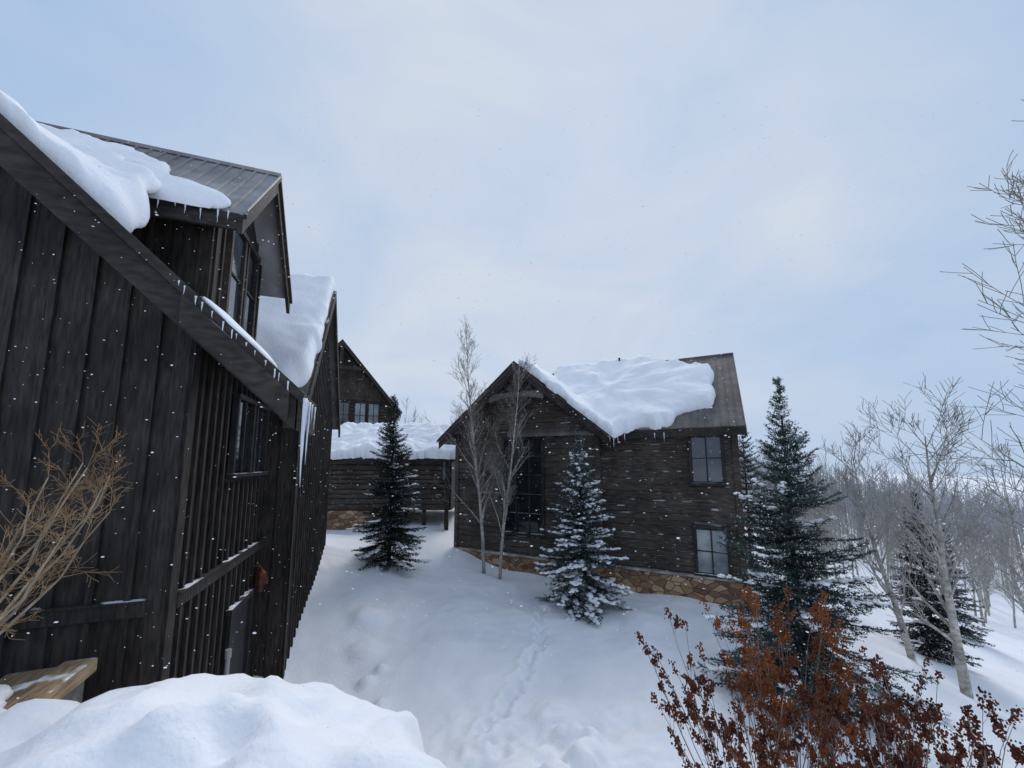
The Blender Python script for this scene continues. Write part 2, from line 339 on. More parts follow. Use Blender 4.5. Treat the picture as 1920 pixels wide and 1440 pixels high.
a,b,c,d=(-8.2,-.5,1.2),(.3,-.5,1.2),(.3,3.9,4.632),(-8.2,3.9,4.632)
rf.slab(a,b,c,d,.12,0); ribs(rf,a,b,c,d,38)
a2,b2=(.3,8.3,1.2),(-8.2,8.3,1.2); rf.slab(a2,b2,(-8.2,3.9,4.632),(.3,3.9,4.632),.12,0)
rf.slab((-3.83,-.8,1.0),(-3.83,4.2,1.0),(-7.7,4.2,4.15),(-7.7,-.8,4.15),.12,0)
rf.slab((-11.57,4.2,1.0),(-11.57,-.8,1.0),(-7.7,-.8,4.15),(-7.7,4.2,4.15),.12,0)
rf.box(-8.2,.32,3.84,3.96,4.60,4.68,0)
ro=rf.obj('roof',[M['rooftop']],LH)
fs=MB()
fs.slab((-3.9,-.86,.93),(-3.9,-.80,.93),(-7.7,-.80,4.04),(-7.7,-.86,4.04),.26); fs.slab((-11.5,-.80,.93),(-11.5,-.86,.93),(-7.7,-.86,4.04),(-7.7,-.80,4.04),.26)
fs.slab((-3.8,-.9,1.03),(-3.8,-.861,1.03),(-7.7,-.861,4.2),(-7.7,-.9,4.2),.1); fs.slab((-11.6,-.861,1.03),(-11.6,-.9,1.03),(-7.7,-.9,4.2),(-7.7,-.861,4.2),.1)
fs.box(-4.3,.28,-.53,-.501,.9,1.17)
fs.slab((.26,-.5,1.1),(.33,-.5,1.1),(.33,3.9,4.53),(.26,3.9,4.53),.24)
fs.slab((.33,8.3,1.1),(.26,8.3,1.1),(.26,3.9,4.53),(.33,3.9,4.53),.24)
for x in (-3.9,-2.9,-1.9,-.9): fs.box(x-.05,x+.05,-.495,.0,.88,1.06)
for x in (-4.6,-10.8): fs.box(x-.09,x+.09,-.82,-.2,1.15,1.33)
fs.obj('fascia',[M['darktrim']],LH)
tb=MB()
for i in range(12):
    t0=-8.95+2.5*i/12; t1=t0+2.5/12; f0=lambda t:2.55+.16*(1-((t+7.7)/1.25)**2)
    tb.hexa([(t0,-.80,f0(t0)),(t1,-.80,f0(t1)),(t1,-.66,f0(t1)),(t0,-.66,f0(t0)),(t0,-.80,2.9),(t1,-.80,2.9),(t1,-.66,2.9),(t0,-.66,2.9)])
tb.box(-7.78,-7.62,-.79,-.67,2.9,3.9)
tb.obj('gable_truss',[noise_mat('greyed_timber',(.07,.06,.053),(.16,.145,.13),6,(2,2,2),.8,.3,snow=.5)],LH)
window(LH,FM,.38,1.33,-.63,1.0,2,2,M['glassmid'],.14,.09)
window(LH,FM,.38,1.33,-3.55,-2.12,2,2,M['glasspale'],.14,.09)
window(LH,FG,2.2,4.0,-2.75,1.05,3,5,M['glass'],.14,.1)
vp=MB(); vp.tube([(-4.4,3.7,4.3),(-4.4,3.7,4.98)],[.04,.04],8); vp.tube([(-4.4,3.7,4.98),(-4.4,3.7,5.02)],[.055,.055],8); vp.obj('vent_pipe',[M['darktrim']],LH)
snow_patch([(-7.6,-.78),(-6.7,-.86),(-5.7,-.92),(-4.7,-.96),(-3.7,-.95),(-3.4,-.7),(-3.1,-.5),(-2.7,-.4),(-2.3,-.56),(-1.9,-.45),(-1.75,-.1),(-1.6,.25),(-1.1,.32),(-.6,.5),(-.5,.9),(-.62,1.5),(-.5,2.1),(-.7,2.7),(-1.3,2.85),(-1.8,3.3),(-2.6,3.5),(-3.2,3.98),(-5.5,4.0),(-7.6,3.9)],lambda u,v:max(Hm(u,v),Hg(u)),LM,.42,'thick rounded snow blanket across the log house roof',seed=3,wob=.1)

# ------------------------------------------------------------ DARK HOUSE (near)
rl=math.atan2(.325,.946)
DH=empty('board_and_batten_house',(0,0,0),rl,'near-black board and batten house with steep roofs and dormer','house')
DM=Matrix.Rotation(rl,4,'Z')
def Hd(e): return .79+.93*(-.86-e)
FF=Fr((-2.15,5.44),(-1,0),(0,-1)); FD=Fr((-2.15,5.44),(0,1),(1,0)); FW=Fr((-1.65,9.1),(0,1),(1,0)); FN=Fr((-2.15,9.1),(1,0),(0,-1))
w=MB()
w.prism([(-2.17,5.45,-5.5),(-11,5.45,-5.5),(-11,5.45,Hd(-11)-.3),(-2.17,5.45,Hd(-2.17)-.3)],(0,4,0))
wf=w.obj('wall',[M['dark']],DH)
bt=MB()
x=.34
while x<8.5:
    zt=Hd(-2.15-x)-.32; fbox(bt,FF,x-.03,x+.03,-.01,.03+U(-.004,.004),-1.47,zt); 
    fbox(bt,FF,x-.03,x+.03,-.01,.03,-5,-1.64); x+=.32
fbox(bt,FF,0-.03,.16,-.01,.045,-5,Hd(-2.2)-.34); fbox(bt,FD,-.045,.13,-.01,.04,-5,Hd(-2.15)-.34)
fbox(bt,FF,.16,9,-.01,.05,-1.63,-1.48); fbox(bt,FF,.16,9,-.01,.075,-1.48,-1.455)
x=.3
while x<3.6:
    lo=-1.47
    for (p,q) in ((lo,Hd(-2.15)-.3),(-4.8,-1.64)):
        if 1.36<x<3.2 and p>-1.5:
            fbox(bt,FD,x-.025,x+.025,-.01,.028,p,-.28); fbox(bt,FD,x-.025,x+.025,-.01,.028,1.12,q)
        else: fbox(bt,FD,x-.025,x+.025,-.01,.028,p,q)
    x+=.235
fbox(bt,FD,.13,3.66,-.01,.05,-1.63,-1.48); fbox(bt,FD,.13,3.66,-.01,.075,-1.48,-1.455)
w2=MB()
w2.prism([(-1.66,9.11,-5.5),(-1.66,14.9,-5.5),(-1.66,14.9,1.5),(-1.66,12.0,4.7),(-1.66,9.11,1.5)],(-5,0,0))
w2.obj('wing_wall',[M['dark']],DH)
x=.28
while x<5.8:
    zt=1.45+1.1*min(x,5.8-x); fbox(bt,FW,x-.025,x+.025,-.01,.028,-5,zt); x+=.29
fbox(bt,FW,-.03,.12,-.01,.04,-5,1.5)
for x in (.0,.24,.5): fbox(bt,FN,x-.03,x+.03,-.01,.03,-5,1.5)
bt.obj('battens',[M['dark']],DH)
window(DH,FD,1.45,2.25,-.15,1.0,2,1,M['glass'],.09,.06); window(DH,FD,2.42,3.12,-.15,1.0,2,1,M['glass'],.09,.06)
bd=MB(); fbox(bd,FD,2.0,2.95,.0,.03,-5,-2.35); fbox(bd,FD,1.92,2.0,0,.08,-5,-2.3); fbox(bd,FD,2.95,3.03,0,.08,-5,-2.3); fbox(bd,FD,1.9,3.05,0,.09,-2.35,-2.25)
bd.obj('basement_door',[M['frame']],DH)
rf=MB()
def mroof(d0,d1,e0,e1):
    a,b,c,d=(e0,d0,Hd(e0)),(e0,d1,Hd(e0)),(e1,d1,Hd(e1)),(e1,d0,Hd(e1)); rf.slab(a,b,c,d,.1,0); ribs(rf,a,b,c,d,max(2,int((d1-d0)/.25)),m=0)
mroof(4.9,5.85,-.86,-1.75); mroof(4.9,14,-1.75,-11)
def Hw(d): return 5.1-1.1*abs(d-12)
rf.slab((-1.45,8.6,Hw(8.6)),(-1.45,12,5.1),(-7,12,5.1),(-7,8.6,Hw(8.6)),.12); rf.slab((-1.45,12,5.1),(-1.45,15.4,Hw(15.4)),(-7,15.4,Hw(15.4)),(-7,12,5.1),.12)
rf.obj('roof',[M['rooftop']],DH)
fs=MB()
def rake(e0,e1,d,dt,top,t): fs.slab((e0,d,Hd(e0)+top),(e0,d+dt,Hd(e0)+top),(e1,d+dt,Hd(e1)+top),(e1,d,Hd(e1)+top),t)
rake(-.84,-11,4.84,.055,.03,.14); rake(-.92,-11,4.90,.09,-.11,.36)
rake(-.98,-2.05,4.80,.038,-.1,.34)
fs.slab((-.9,4.99,Hd(-.9)-.3),(-.9,5.84,Hd(-.9)-.3),(-2.15,5.84,Hd(-2.15)-.3),(-2.15,4.99,Hd(-2.15)-.3),.03)
fs.slab((-2.15,4.99,Hd(-2.15)-.3),(-2.15,5.44,Hd(-2.15)-.3),(-11,5.44,Hd(-11)-.3),(-11,4.99,Hd(-11)-.3),.03)
fs.box(-.90,-.855,4.86,5.86,Hd(-.86)-.42,Hd(-.86)+.02)
fs.slab((-.9,5.80,Hd(-.9)-.1),(-.9,5.85,Hd(-.9)-.1),(-2.1,5.85,Hd(-2.1)-.1),(-2.1,5.80,Hd(-2.1)-.1),.3)
fs.box(-1.8,-1.74,5.86,8.6,Hd(-1.75)-.3,Hd(-1.75)+.01)
fs.slab((-1.46,8.55,Hw(8.55)-.05),(-1.40,8.55,Hw(8.55)-.05),(-1.40,12,5.1),(-1.46,12,5.1),.3)
fs.slab((-1.40,15.45,Hw(15.45)-.05),(-1.46,15.45,Hw(15.45)-.05),(-1.46,12,5.1),(-1.40,12,5.1),.3)
fs.obj('fascia',[M['darktrim']],DH,bevel=.006)
def Hr(d): return 5.3-1.13*abs(d-7.6)
dm=MB(); dm.prism([(-2.45,6.45,1.6),(-2.45,8.75,1.6),(-2.45,8.75,3.9),(-2.45,7.6,5.1),(-2.45,6.45,3.9)],(-4,0,0))
FQ=Fr((-2.45,6.45),(0,1),(1,0))
for x in (.1,.35,1.9,2.2): fbox(dm,FQ,x-.03,x+.03,-.01,.03,1.7,3.9+min(x,2.3-x)*1)
FR=Fr((-2.45,6.45),(-1,0),(0,-1))
for i in range(9): fbox(dm,FR,.1+i*.3,.15+i*.3,-.01,.03,2,3.9)
DO=dm.obj('dormer',[M['dark']],DH)
r=MB(); a,b,c,d=(-1.95,6.1,Hr(6.1)),(-6.5,6.1,Hr(6.1)),(-6.5,7.6,5.3),(-1.95,7.6,5.3); r.slab(a,b,c,d,.06); ribs(r,a,b,c,d,24,.035,.02)
a,b,c,d=(-6.5,9.1,Hr(9.1)),(-1.95,9.1,Hr(9.1)),(-1.95,7.6,5.3),(-6.5,7.6,5.3); r.slab(a,b,c,d,.06)
r.box(-6.5,-1.93,7.55,7.65,5.28,5.34)
r.obj('roof',[M['metal']],DO)
r=MB()
for (p,q) in ((6.06,7.6),(9.14,7.6)):
    r.slab((-2.03,p,Hr(p)-.06),(-1.97,p,Hr(p)-.06),(-1.97,q,5.24),(-2.03,q,5.24),.27); r.slab((-1.969,p,Hr(p)-.02),(-1.93,p,Hr(p)-.02),(-1.93,q,5.3),(-1.969,q,5.3),.08)
r.box(-6,-2.03,6.08,6.13,Hr(6.1)-.3,Hr(6.1)-.061)
r.slab((-2.03,6.13,Hr(6.13)-.25),(-2.03,6.45,Hr(6.45)-.25),(-6,6.45,Hr(6.45)-.25),(-6,6.13,Hr(6.13)-.25),.02)
r.obj('fascia',[M['darktrim']],DO)
window(DO,FQ,.5,1.1,2.3,3.9,1,2,M['glassmid'],.09,.07,M['browntrim'],joined=True); window(DO,FQ,1.25,1.8,2.3,3.9,1,2,M['glass'],.09,.07,M['darktrim'],joined=True)
lb=MB(); lb.box(-1.9,-1.72,8.9,9.06,.72,.9); lb.box(-1.95,-1.67,8.86,9.08,.9,.93); lb.box(-1.83,-1.79,9.0,9.1,.93,1.0); lb.obj('floodlight_box',[M['browntrim']],DH)
lp=MB(); lp.tube([(-2.0,8.6,-1.95),(-2.0,8.6,-2.03),(-2.0,8.6,-2.22)],[.02,.09,.12],10); lp.tube([(-2.0,8.6,-2.22),(-2.0,8.6,-2.36)],[.05,.04],8); lp.tube([(-2.14,8.6,-1.9),(-2.05,8.6,-1.88),(-2.0,8.6,-1.96)],[.02,.02,.02],6); lp.obj('wall_lamp',[M['copper']],DH)
pp=MB(); pp.tube([(-2.0,7.1,-5),(-2.0,7.1,-2.85)],[.03,.03],10); pp.tube([(-2.0,7.1,-2.85),(-2.0,7.1,-2.73)],[.042,.042],10); pp.obj('vent_pipe',[M['pvc']],DH)
def Hdrift(u,v):
    b=Hd(u); top=max(b,3.62)
    if v>6.1: return max(b,Hr(v)+.05)
    s=max(0,min(1,(v-5.15)/.95)); s=s*s*(3-2*s); return b+(top-b)*s
snow_patch([(-2.95,5.02),(-2.72,5.3),(-2.85,5.6),(-3.0,5.9),(-3.15,6.25),(-4,6.6),(-6,6.9),(-8.5,7.0),(-9,6),(-8.5,5.08),(-7,5.0),(-6,5.08),(-5,5.0),(-4,5.1),(-3.5,5.0)],Hdrift,DM,.27,'sagging snow drift above the rake of the dark house',seed=11,lump=.2,wob=.13)
snow_patch([(-2.25,6.04),(-2.2,6.2),(-2.6,6.32),(-3.1,6.36),(-3.15,6.6),(-3.5,7.0),(-4.2,7.2),(-5.2,7.45),(-6.4,7.65),(-6.6,7.2),(-6.4,6.1),(-4.5,5.98),(-3.3,6.0)],lambda u,v:Hr(v),DM,.2,'ragged melting snow sheet on the metal dormer roof',seed=21,lump=.12,wob=.12)
snow_patch([(-1.35,4.93),(-1.25,5.2),(-1.35,5.6),(-1.8,5.8),(-2.0,5.5),(-1.95,5.05),(-1.7,4.9)],lambda u,v:Hd(u),DM,.09,'thin icy snow strip at the roof edge',seed=31,lump=.03)
snow_patch([(-1.5,12.15),(-1.48,11.3),(-1.5,10.5),(-1.47,9.7),(-1.5,8.9),(-1.9,8.6),(-2.6,8.62),(-4,8.7),(-5.5,9.5),(-5.5,12.2),(-3.5,12.3)],lambda u,v:Hw(v),DM,.42,'smooth thick snow slab on the steep wing roof',seed=41)
def icicle(MM,p,L,r):
    mb=MB(); k=7; pts=[];rad=[]
    for i in range(k+1):
        t=i/k; pts.append((U(-.006,.006)*t,U(-.006,.006)*t,-L*t)); rad.append(max(.0015,r*(1-t)**.8*(1+.2*U(-1,1))))
    mb.tube(pts,rad,6); o=mb.obj('icicle',[M['ice']],None,True); o.matrix_world=MM@Matrix.Translation(p); tag(o,'thin clear icicle hanging from the roof edge','icicle','icicles along the eaves')
e=-1.0
while e>-2.1:
    icicle(DM,(e,4.81,Hd(e)-.0),U(.04,.12) if R()<.6 else U(.15,.3),U(.006,.012)); e-=U(.03,.12)
for (d,L,r) in ((4.84,.45,.018),(4.875,1.0,.030),(5.03,.35,.016),(5.16,.75,.022),(5.36,.25,.014),(5.6,.3,.014)): icicle(DM,(-.83,d,.74),L,r)
for i in range(8): icicle(DM,(-2.15-.16*i+U(-.05,.05),6.03,Hr(6.05)-.02),U(.06,.22),.012)
for (u,v,L) in ((-3.85,-.92,.3),(-3.72,-.9,.5),(-3.6,-.8,.35),(-3.4,-.62,.25),(-2.4,-.55,.2),(-2.1,-.53,.3)): icicle(LM,(u,v,1.05),L,.022)

lrot=math.atan2(-.925,.38); LP=(-4.06,3.46,0); LL_=Matrix.Translation(LP)@Matrix.Rotation(lrot,4,'Z')
ld=empty('retaining_wall',LP,lrot,'low timber-capped wall dusted with snow beside the dark house','wall')
mb=MB(); mb.box(-.4,1.3,-.3,.2,-3.5,-1.99); mb.obj('wall_core',[M['concrete']],ld,bevel=.02)
mb=MB(); mb.box(-.46,1.35,.0,.25,-1.988,-1.85,0);mb.box(-.44,1.35,-.36,-.012,-1.988,-1.88,0); mb.obj('cap',[M['wood']],ld,bevel=.02)
snow_patch([(-.1,-.34),(1.2,-.34),(1.2,.0),(.5,.05),(.1,-.0)],lambda u,v:-1.865,LL_,.10,'thin snow crust on the timber-capped wall',seed=51,lump=.04,name='snow_crust')

# ------------------------------------------------------------ low connecting building + back house
CH=empty('low_wooden_annex',(0,20,0),0,'low dark wooden annex with deep snow on its roof','building')
F=Fr((-3.1,0),(-1,0),(0,-1)); w=MB(); w.box(-12,-3.1,.01,5,-2.35,.5,1)
logwall(w,F,9,-2.35,.45,lambda z:(0,9),[(.05,.5,-.9,.3)],ch=.26); w.obj('wall',[M['log'],M['darktrim']],CH)
mb=MB(); mb.box(-12,-6.3,-.1,5,-5,-2.37); mb.obj('stone_foundation',[M['stone']],CH)
mb=MB(); mb.slab((-12.5,-.6,.3),(-2.7,-.6,.3),(-2.7,2.8,1.9),(-12.5,2.8,1.9),.2); mb.slab((-2.7,6.2,.3),(-12.5,6.2,.3),(-12.5,2.8,1.9),(-2.7,2.8,1.9),.2); mb.obj('roof',[M['darktrim']],CH)
window(CH,F,.05,.5,-.9,.3,1,1,M['glasspale'],.1,.06)
for bx in ((-3.4,-3.2,-.3,-.12,-4,.3),(-4.6,-4.42,.1,.25,-4,-2.36),(-3.4,-3.22,4.6,4.8,-4,-2.36)):
    mb=MB(); mb.box(*bx); mb.obj('support_post',[M['darktrim']],CH)
snow_patch([(-12.6,-.75),(-9,-.8),(-7.5,-.65),(-6,-.78),(-4.4,-.7),(-2.65,-.75),(-2.6,1),(-2.7,2.9),(-5,3.1),(-9,3.1),(-12.5,3)],lambda u,v:.3+(v+.6)*.47 if v<2.8 else 1.9-(v-2.8)*.47,Matrix.Translation((0,20,0)),.5,'deep pillowy snow on the low annex roof',seed=61,lump=.25,wob=.15)
brot=math.radians(23)
BH=empty('gabled_wooden_house',(-12.1,26.6,0),brot,'tall dark gabled wooden house with paired upper windows','house')
F=Fr((-3.5,0),(1,0),(0,-1)); w=MB(); w.prism([(-3.5,.01,-4),(3.5,.01,-4),(3.5,.01,4.2),(0,.01,8.3),(-3.5,.01,4.2)],(0,8,0),0)
for i in range(24):
    s=.15+i*.29; 
    fbox(w,F,s-.03,s+.03,-.01,.04,4.6,min(8.2,4.2+1.17*min(s,7-s)),0)
logwall(w,F,7,-3,4.5,lambda z:(0,7),[],ch=.25); fbox(w,F,0,7,-.01,.1,4.5,4.65,0)
w.obj('wall',[M['log']],BH)
mb=MB()
for sgn in (1,-1):
    mb.slab((sgn*4.1,-.7,3.75),(sgn*4.1,8.5,3.75),(0,8.5,8.65),(0,-.7,8.65),.15)
mb.obj('roof',[M['roofdark']],BH)
mb=MB()
for sgn in (1,-1):
    mb.slab((sgn*4.1,-.78,3.7),(sgn*4.1,-.70,3.7),(0,-.70,8.6),(0,-.78,8.6),.35)
mb.box(-1.6,1.6,-.76,-.6,6.5,6.75); mb.box(-.1,.1,-.75,-.6,6.75,8.2); mb.obj('gable_truss',[M['darktrim']],BH)
for a in (2.4,3.4,4.5,5.4):
    window(BH,F,a,a+.75,2.5,4.3,2,2,M['glasspale'] if a>4 else M['glassmid'],.14,.09)
snow_patch([(4.2,-.8),(4.2,4),(3.2,4),(3.5,1),(3.3,-.75)],lambda u,v:8.65-1.195*u,Matrix.Translation((-12.1,26.6,0))@Matrix.Rotation(brot,4,'Z'),.25,'snow strip left at the steep eave',seed=71,lump=.05)

# ------------------------------------------------------------ bare trees
def grow(mb,p,d,L,r,lev,maxlev,up=.25,kids=(8,6,4),lenf=(.42,.45,.5),minr=.004,sides=(7,4,3,3)):
    k=max(3,int(6 if lev==0 else 3)); pts=[p.copy()];rad=[r]; dd=d.copy(); seg=L/k
    for i in range(k):
        dd=(dd+Vector((U(-1,1),U(-1,1),U(-.3,1)*up*2))*.16*(1 if lev else .4)); dd.normalize()
        pts.append(pts[-1]+dd*seg); rad.append(max(minr,r*(1-(i+1)/k*.9)))
    mb.tube(pts,rad,sides[min(lev,3)],0 if lev==0 else (0 if lev==1 and r>.014 else 1))
    if lev>=maxlev: return
    nk=kids[min(lev,len(kids)-1)]
    for c in range(nk):
        t=U(.2,1) if lev else (.2+.79*(c+R())/nk)
        i=min(k-1,int(t*k)); q=pts[i].lerp(pts[i+1],t*k-i); ax=(pts[i+1]-pts[i]).normalized()
        az=U(0,2*math.pi); per=ax.orthogonal().normalized(); per.rotate(Matrix.Rotation(az,3,ax))
        ang=U(.5,.95); nd=(ax*math.cos(ang)+per*math.sin(ang)+Vector((0,0,up*.6))).normalized()
        ll=L*lenf[min(lev,len(lenf)-1)]*(1-.62*t if lev==0 else 1)*U(.6,1.15)
        grow(mb,q,nd,ll,max(minr,rad[i]*.45),lev+1,maxlev,up,kids,lenf,minr,sides)
def split(mb):
    a=MB();b=MB()
    for tgt,mi in ((a,0),(b,1)):
        mp={}
        for f,m in zip(mb.f,mb.m):
            if m==mi:
                ff=[]
                for v in f:
                    if v not in mp: mp[v]=len(tgt.v); tgt.v.append(mb.v[v])
                    ff.append(mp[v])
                tgt.f.append(tuple(ff)); tgt.m.append(0)
    return a,b
def bare_tree(loc,h,r,seed,kids,lenf,label,group,m1='aspen',m2='twig',lean=0,maxlev=3,up=.4,minr=.005,cat='tree',name='aspen_tree'):
    random.seed(seed); mb=MB(); grow(mb,Vector((0,0,-.3)),Vector((U(-.04,.04),U(-.04,.04),1)).normalized(),h,r,0,maxlev,up,kids,lenf,minr)
    a,b=split(mb)
    e=empty(name,loc,0,label,cat,group); e.rotation_euler=(0,lean,0)
    t=a.obj('trunk',[M[m1]],e,True); c=b.obj('crown',[M[m2]],e); return e,t,c
L1='slender bare aspen standing in snow before the log house'
bare_tree((-1.05,15.0,gz(-1.05,15)),9.4,.075,3,(44,7,4),(.24,.5,.5),L1,'aspens',up=.6,minr=.004)
bare_tree((-.45,14.3,gz(-.45,14.3)),8.2,.07,5,(40,7,4),(.26,.5,.5),L1,'aspens',up=.6,minr=.004)
L2='pale-barked bare aspen on the snowy slope'
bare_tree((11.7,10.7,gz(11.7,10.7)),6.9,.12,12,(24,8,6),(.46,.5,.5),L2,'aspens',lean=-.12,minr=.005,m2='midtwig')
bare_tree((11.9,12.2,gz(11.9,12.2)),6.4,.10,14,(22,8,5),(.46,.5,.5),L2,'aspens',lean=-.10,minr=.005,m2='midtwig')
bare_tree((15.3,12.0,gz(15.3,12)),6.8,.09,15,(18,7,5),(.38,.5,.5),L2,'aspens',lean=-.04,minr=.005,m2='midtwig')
bare_tree((9.6,6.0,gz(9.6,6.0)),11,.11,16,(26,8,5),(.29,.5,.5),'tall bare aspen reaching over the slope','aspens',lean=-.0,minr=.005)
protos=[]
for s in (31,32,33,34):
    e,t,c=bare_tree((0,0,0),8.5,.09,s,(20,6,4),(.30,.48,.5),'grey frosted aspen in the snowy wood, haze in its twig colour','aspen wood',m1='aspen',m2='midtwig',maxlev=3,minr=.009)
    protos.append((e,t,c))
random.seed(99)
def copy_tree(pr,loc,sc,rz):
    e,t,c=pr; ne=e.copy(); COL.objects.link(ne); ne.location=loc; ne.scale=(sc,sc,sc); ne.rotation_euler=(U(-.05,.05),U(-.05,.05),rz)
    for o in (t,c):
        k=o.copy(); COL.objects.link(k); k.parent=ne
spots=[]
while len(spots)<88:
    y=18+34*R()**.8; x=y*U(.60,1.45); 
    if x<10+(y-15)*.2: continue
    spots.append((x,y))
spots+=[(-4.6,38),(-6.0,42),(-3.2,44)]
for i,(x,y) in enumerate(spots):
    sc=U(.6,.95)*(.75+.35*min(1,y/40)); pr=protos[i%4]
    if x<0: sc=.85
    if i<4: pr[0].location=(x,y,gz(x,y)); pr[0].scale=(sc,)*3
    else: copy_tree(pr,(x,y,gz(x,y)-.1),sc,U(0,6.28))
mb=MB(); random.seed(5)
for i in range(1100):
    y=U(42,130); x=y*U(.5,1.7) if R()<.85 else y*U(-.5,.5)
    if x<y*.45 and y<60: continue
    z=gz(x,y); h=U(6.5,11.5)*(.8+.004*y) ; p=Vector((x,y,z)); r=.032+.0007*y
    mb.tube([p,p+Vector((U(-.2,.2),0,h*.6)),p+Vector((U(-.5,.5),0,h))],[r,r*.7,r*.2],3)
    for k in range(22):
        t=U(.25,.95); b0=p+Vector((0,0,h*t)); a=U(0,6.28); l=h*.28*(1.1-t)*U(.6,1.2)+.4
        b1=b0+Vector((math.cos(a)*l*.6,math.sin(a)*l*.6,l*U(.6,1.1)))
        mb.tube([b0,b1],[r*.4,r*.15],3)
o=mb.obj('distant_wood',[M['fartwig']]); tag(o,'grey bare wood on the far slope, haze painted into its colour','wood',kind='stuff')

# ------------------------------------------------------------ spruces
def blob_template():
    v=[];f=[]; a=5;b=7
    for i in range(a):
        th=math.pi*(i+.5)/a
        for j in range(b): v.append((math.sin(th)*math.cos(2*math.pi*j/b),math.sin(th)*math.sin(2*math.pi*j/b),math.cos(th)))
    for i in range(a-1):
        for j in range(b):
            p=i*b+j;q=i*b+(j+1)%b; f.append((p,q,q+b)); f.append((p,q+b,p+b))
    v.append((0,0,1)); v.append((0,0,-1)); t=a*b
    for j in range(b): f.append((t,(j+1)%b,j)); f.append((t+1,(a-1)*b+j,(a-1)*b+(j+1)%b))
    return np.array(v,float),np.array(f)
BV,BF=blob_template()
def blobs(pos,sx,sy,sz,az,jit=.18):
    pos=np.asarray(pos); n_=len(pos); k=len(BV)
    V=np.repeat(BV[None],n_,0)*(1+np.random.uniform(-jit,jit,(n_,k,1)))
    V=V*np.stack([sx,sy,sz],-1)[:,None,:]; c=np.cos(az)[:,None]; s=np.sin(az)[:,None]
    x=V[...,0]*c-V[...,1]*s; y=V[...,0]*s+V[...,1]*c; V=np.stack([x,y,V[...,2]],-1)+pos[:,None,:]
    Fc=(BF[None]+(np.arange(n_)*k)[:,None,None]).reshape(-1,3)
    return V.reshape(-1,3),Fc
def spruce(loc,h,rad,seed,label,nm='needle',snow=.3,density=1.0,up=.25,dz=.13,nl=.05,nw=.009,group='spruces',twst=.08,shape=.85,frost=.12,var=(.6,1.15)):
    random.seed(seed); np.random.seed(seed); root=empty('spruce_tree',loc,0,label,'tree',group)
    tk=MB(); tk.tube([(0,0,-.3),(0,0,h*.5),(U(-.03,.03),U(-.03,.03),h)],[.012*h+.02,.007*h,.006],8)
    P=[];D=[];LL=[]; SB=[]
    z=.03*h
    while z<h*.985:
        f=z/h; env=rad*((1-f)**shape)*(1 if f>.1 else .8+2*f)
        nb=int(U(7,11)*density) if f<.8 else 5
        for b in range(max(3,nb)):
            az=U(0,6.283); L=max(.07,env*U(*var)); pitch=(-.18+.95*f**1.3)+U(-.12,.12)
            o=Vector((math.cos(az),math.sin(az),0)); p=Vector((0,0,z+U(-.04,.04))); k=max(3,int(L/.18)); pts=[p.copy()]
            for i in range(k):
                s=(i+1)/k; pi=pitch-.25*math.sin(s*2.2)*(1-f)+.45*s*s*(up+.3)
                dd=o*math.cos(pi)+Vector((0,0,math.sin(pi))); p=p+dd*(L/k); pts.append(p.copy())
            tk.tube(pts,[max(.004,.012*L*(1-i/k)+.004) for i in range(k+1)],3)
            nt=max(3,int(L/twst)); side=Vector((-o.y,o.x,0))
            sn=R()<snow*(1.25-f)
            for t in range(nt):
                s=(t+.6)/nt
                i=min(k-1,int(s*k)); q=pts[i].lerp(pts[i+1],s*k-i); ax=(pts[i+1]-pts[i]).normalized()
                tl=min(.42,.36*L*(1-s)**.8+.07)*U(.7,1.15)
                for sg in (1,-1):
                    dd=(ax*U(.55,.9)+side*sg*U(.6,.9)+Vector((0,0,U(-.25,.15)))).normalized()
                    P.append(q);D.append(dd);LL.append(tl)
                    if tl>.2 and R()<.8:
                        q2=q+dd*tl*.5; P.append(q2); D.append((dd+ax*.9).normalized()); LL.append(tl*.5)
                if s<.5: P.append(q); D.append((ax*.5+Vector((0,0,U(.2,.8)*random.choice((-1,1))))).normalized()); LL.append(.12)
                if sn and s>.25 and R()<.7:
                    for _ in range(2): SB.append((q.x+random.gauss(0,.05),q.y+random.gauss(0,.05),q.z+.022,az+U(-.6,.6),U(.03,.12)*(.6+.5*(1-f)),U(.02,.08)*(.6+.6*(1-f))))
            P.append(pts[-2]); D.append((pts[-1]-pts[-2]).normalized()); LL.append(L/k*1.2)
        z+=dz*U(.8,1.2)*(1 if f<.75 else .9)
    for i in range(8): P.append(Vector((0,0,h*.9+i*h*.0125))); D.append(Vector((0,0,1))); LL.append(h*.015)
    tk.obj('trunk',[M['bark']],root,True)
    P=np.array([tuple(p) for p in P]);D=np.array([tuple(p) for p in D]);LL=np.array(LL)
    kk=np.maximum(5,(LL/.0115).astype(int)); idx=np.repeat(np.arange(len(P)),kk); m_=len(idx)
    t=np.random.rand(m_); p=P[idx]+D[idx]*(LL[idx]*t)[:,None]; d=D[idx]
    rn=np.random.normal(size=(m_,3)); rn-= (rn*d).sum(1)[:,None]*d; rn/=np.linalg.norm(rn,axis=1)[:,None]+1e-9
    nd=d*.65+rn*.75; nd/=np.linalg.norm(nd,axis=1)[:,None]; sd=np.cross(nd,np.random.normal(size=(m_,3))); sd/=np.linalg.norm(sd,axis=1)[:,None]+1e-9
    ln=nl*np.random.uniform(.7,1.2,m_)[:,None]
    V=np.stack([p-sd*nw,p+sd*nw,p+nd*ln],1)
    white=(np.random.rand(m_)<frost)&(rn[:,2]>.1)
    tri_obj('crown',V[~white],3,M[nm],root)
    WV=V[white].reshape(-1,3); WV[:,2]+=.004; WF=np.arange(len(WV)).reshape(-1,3)
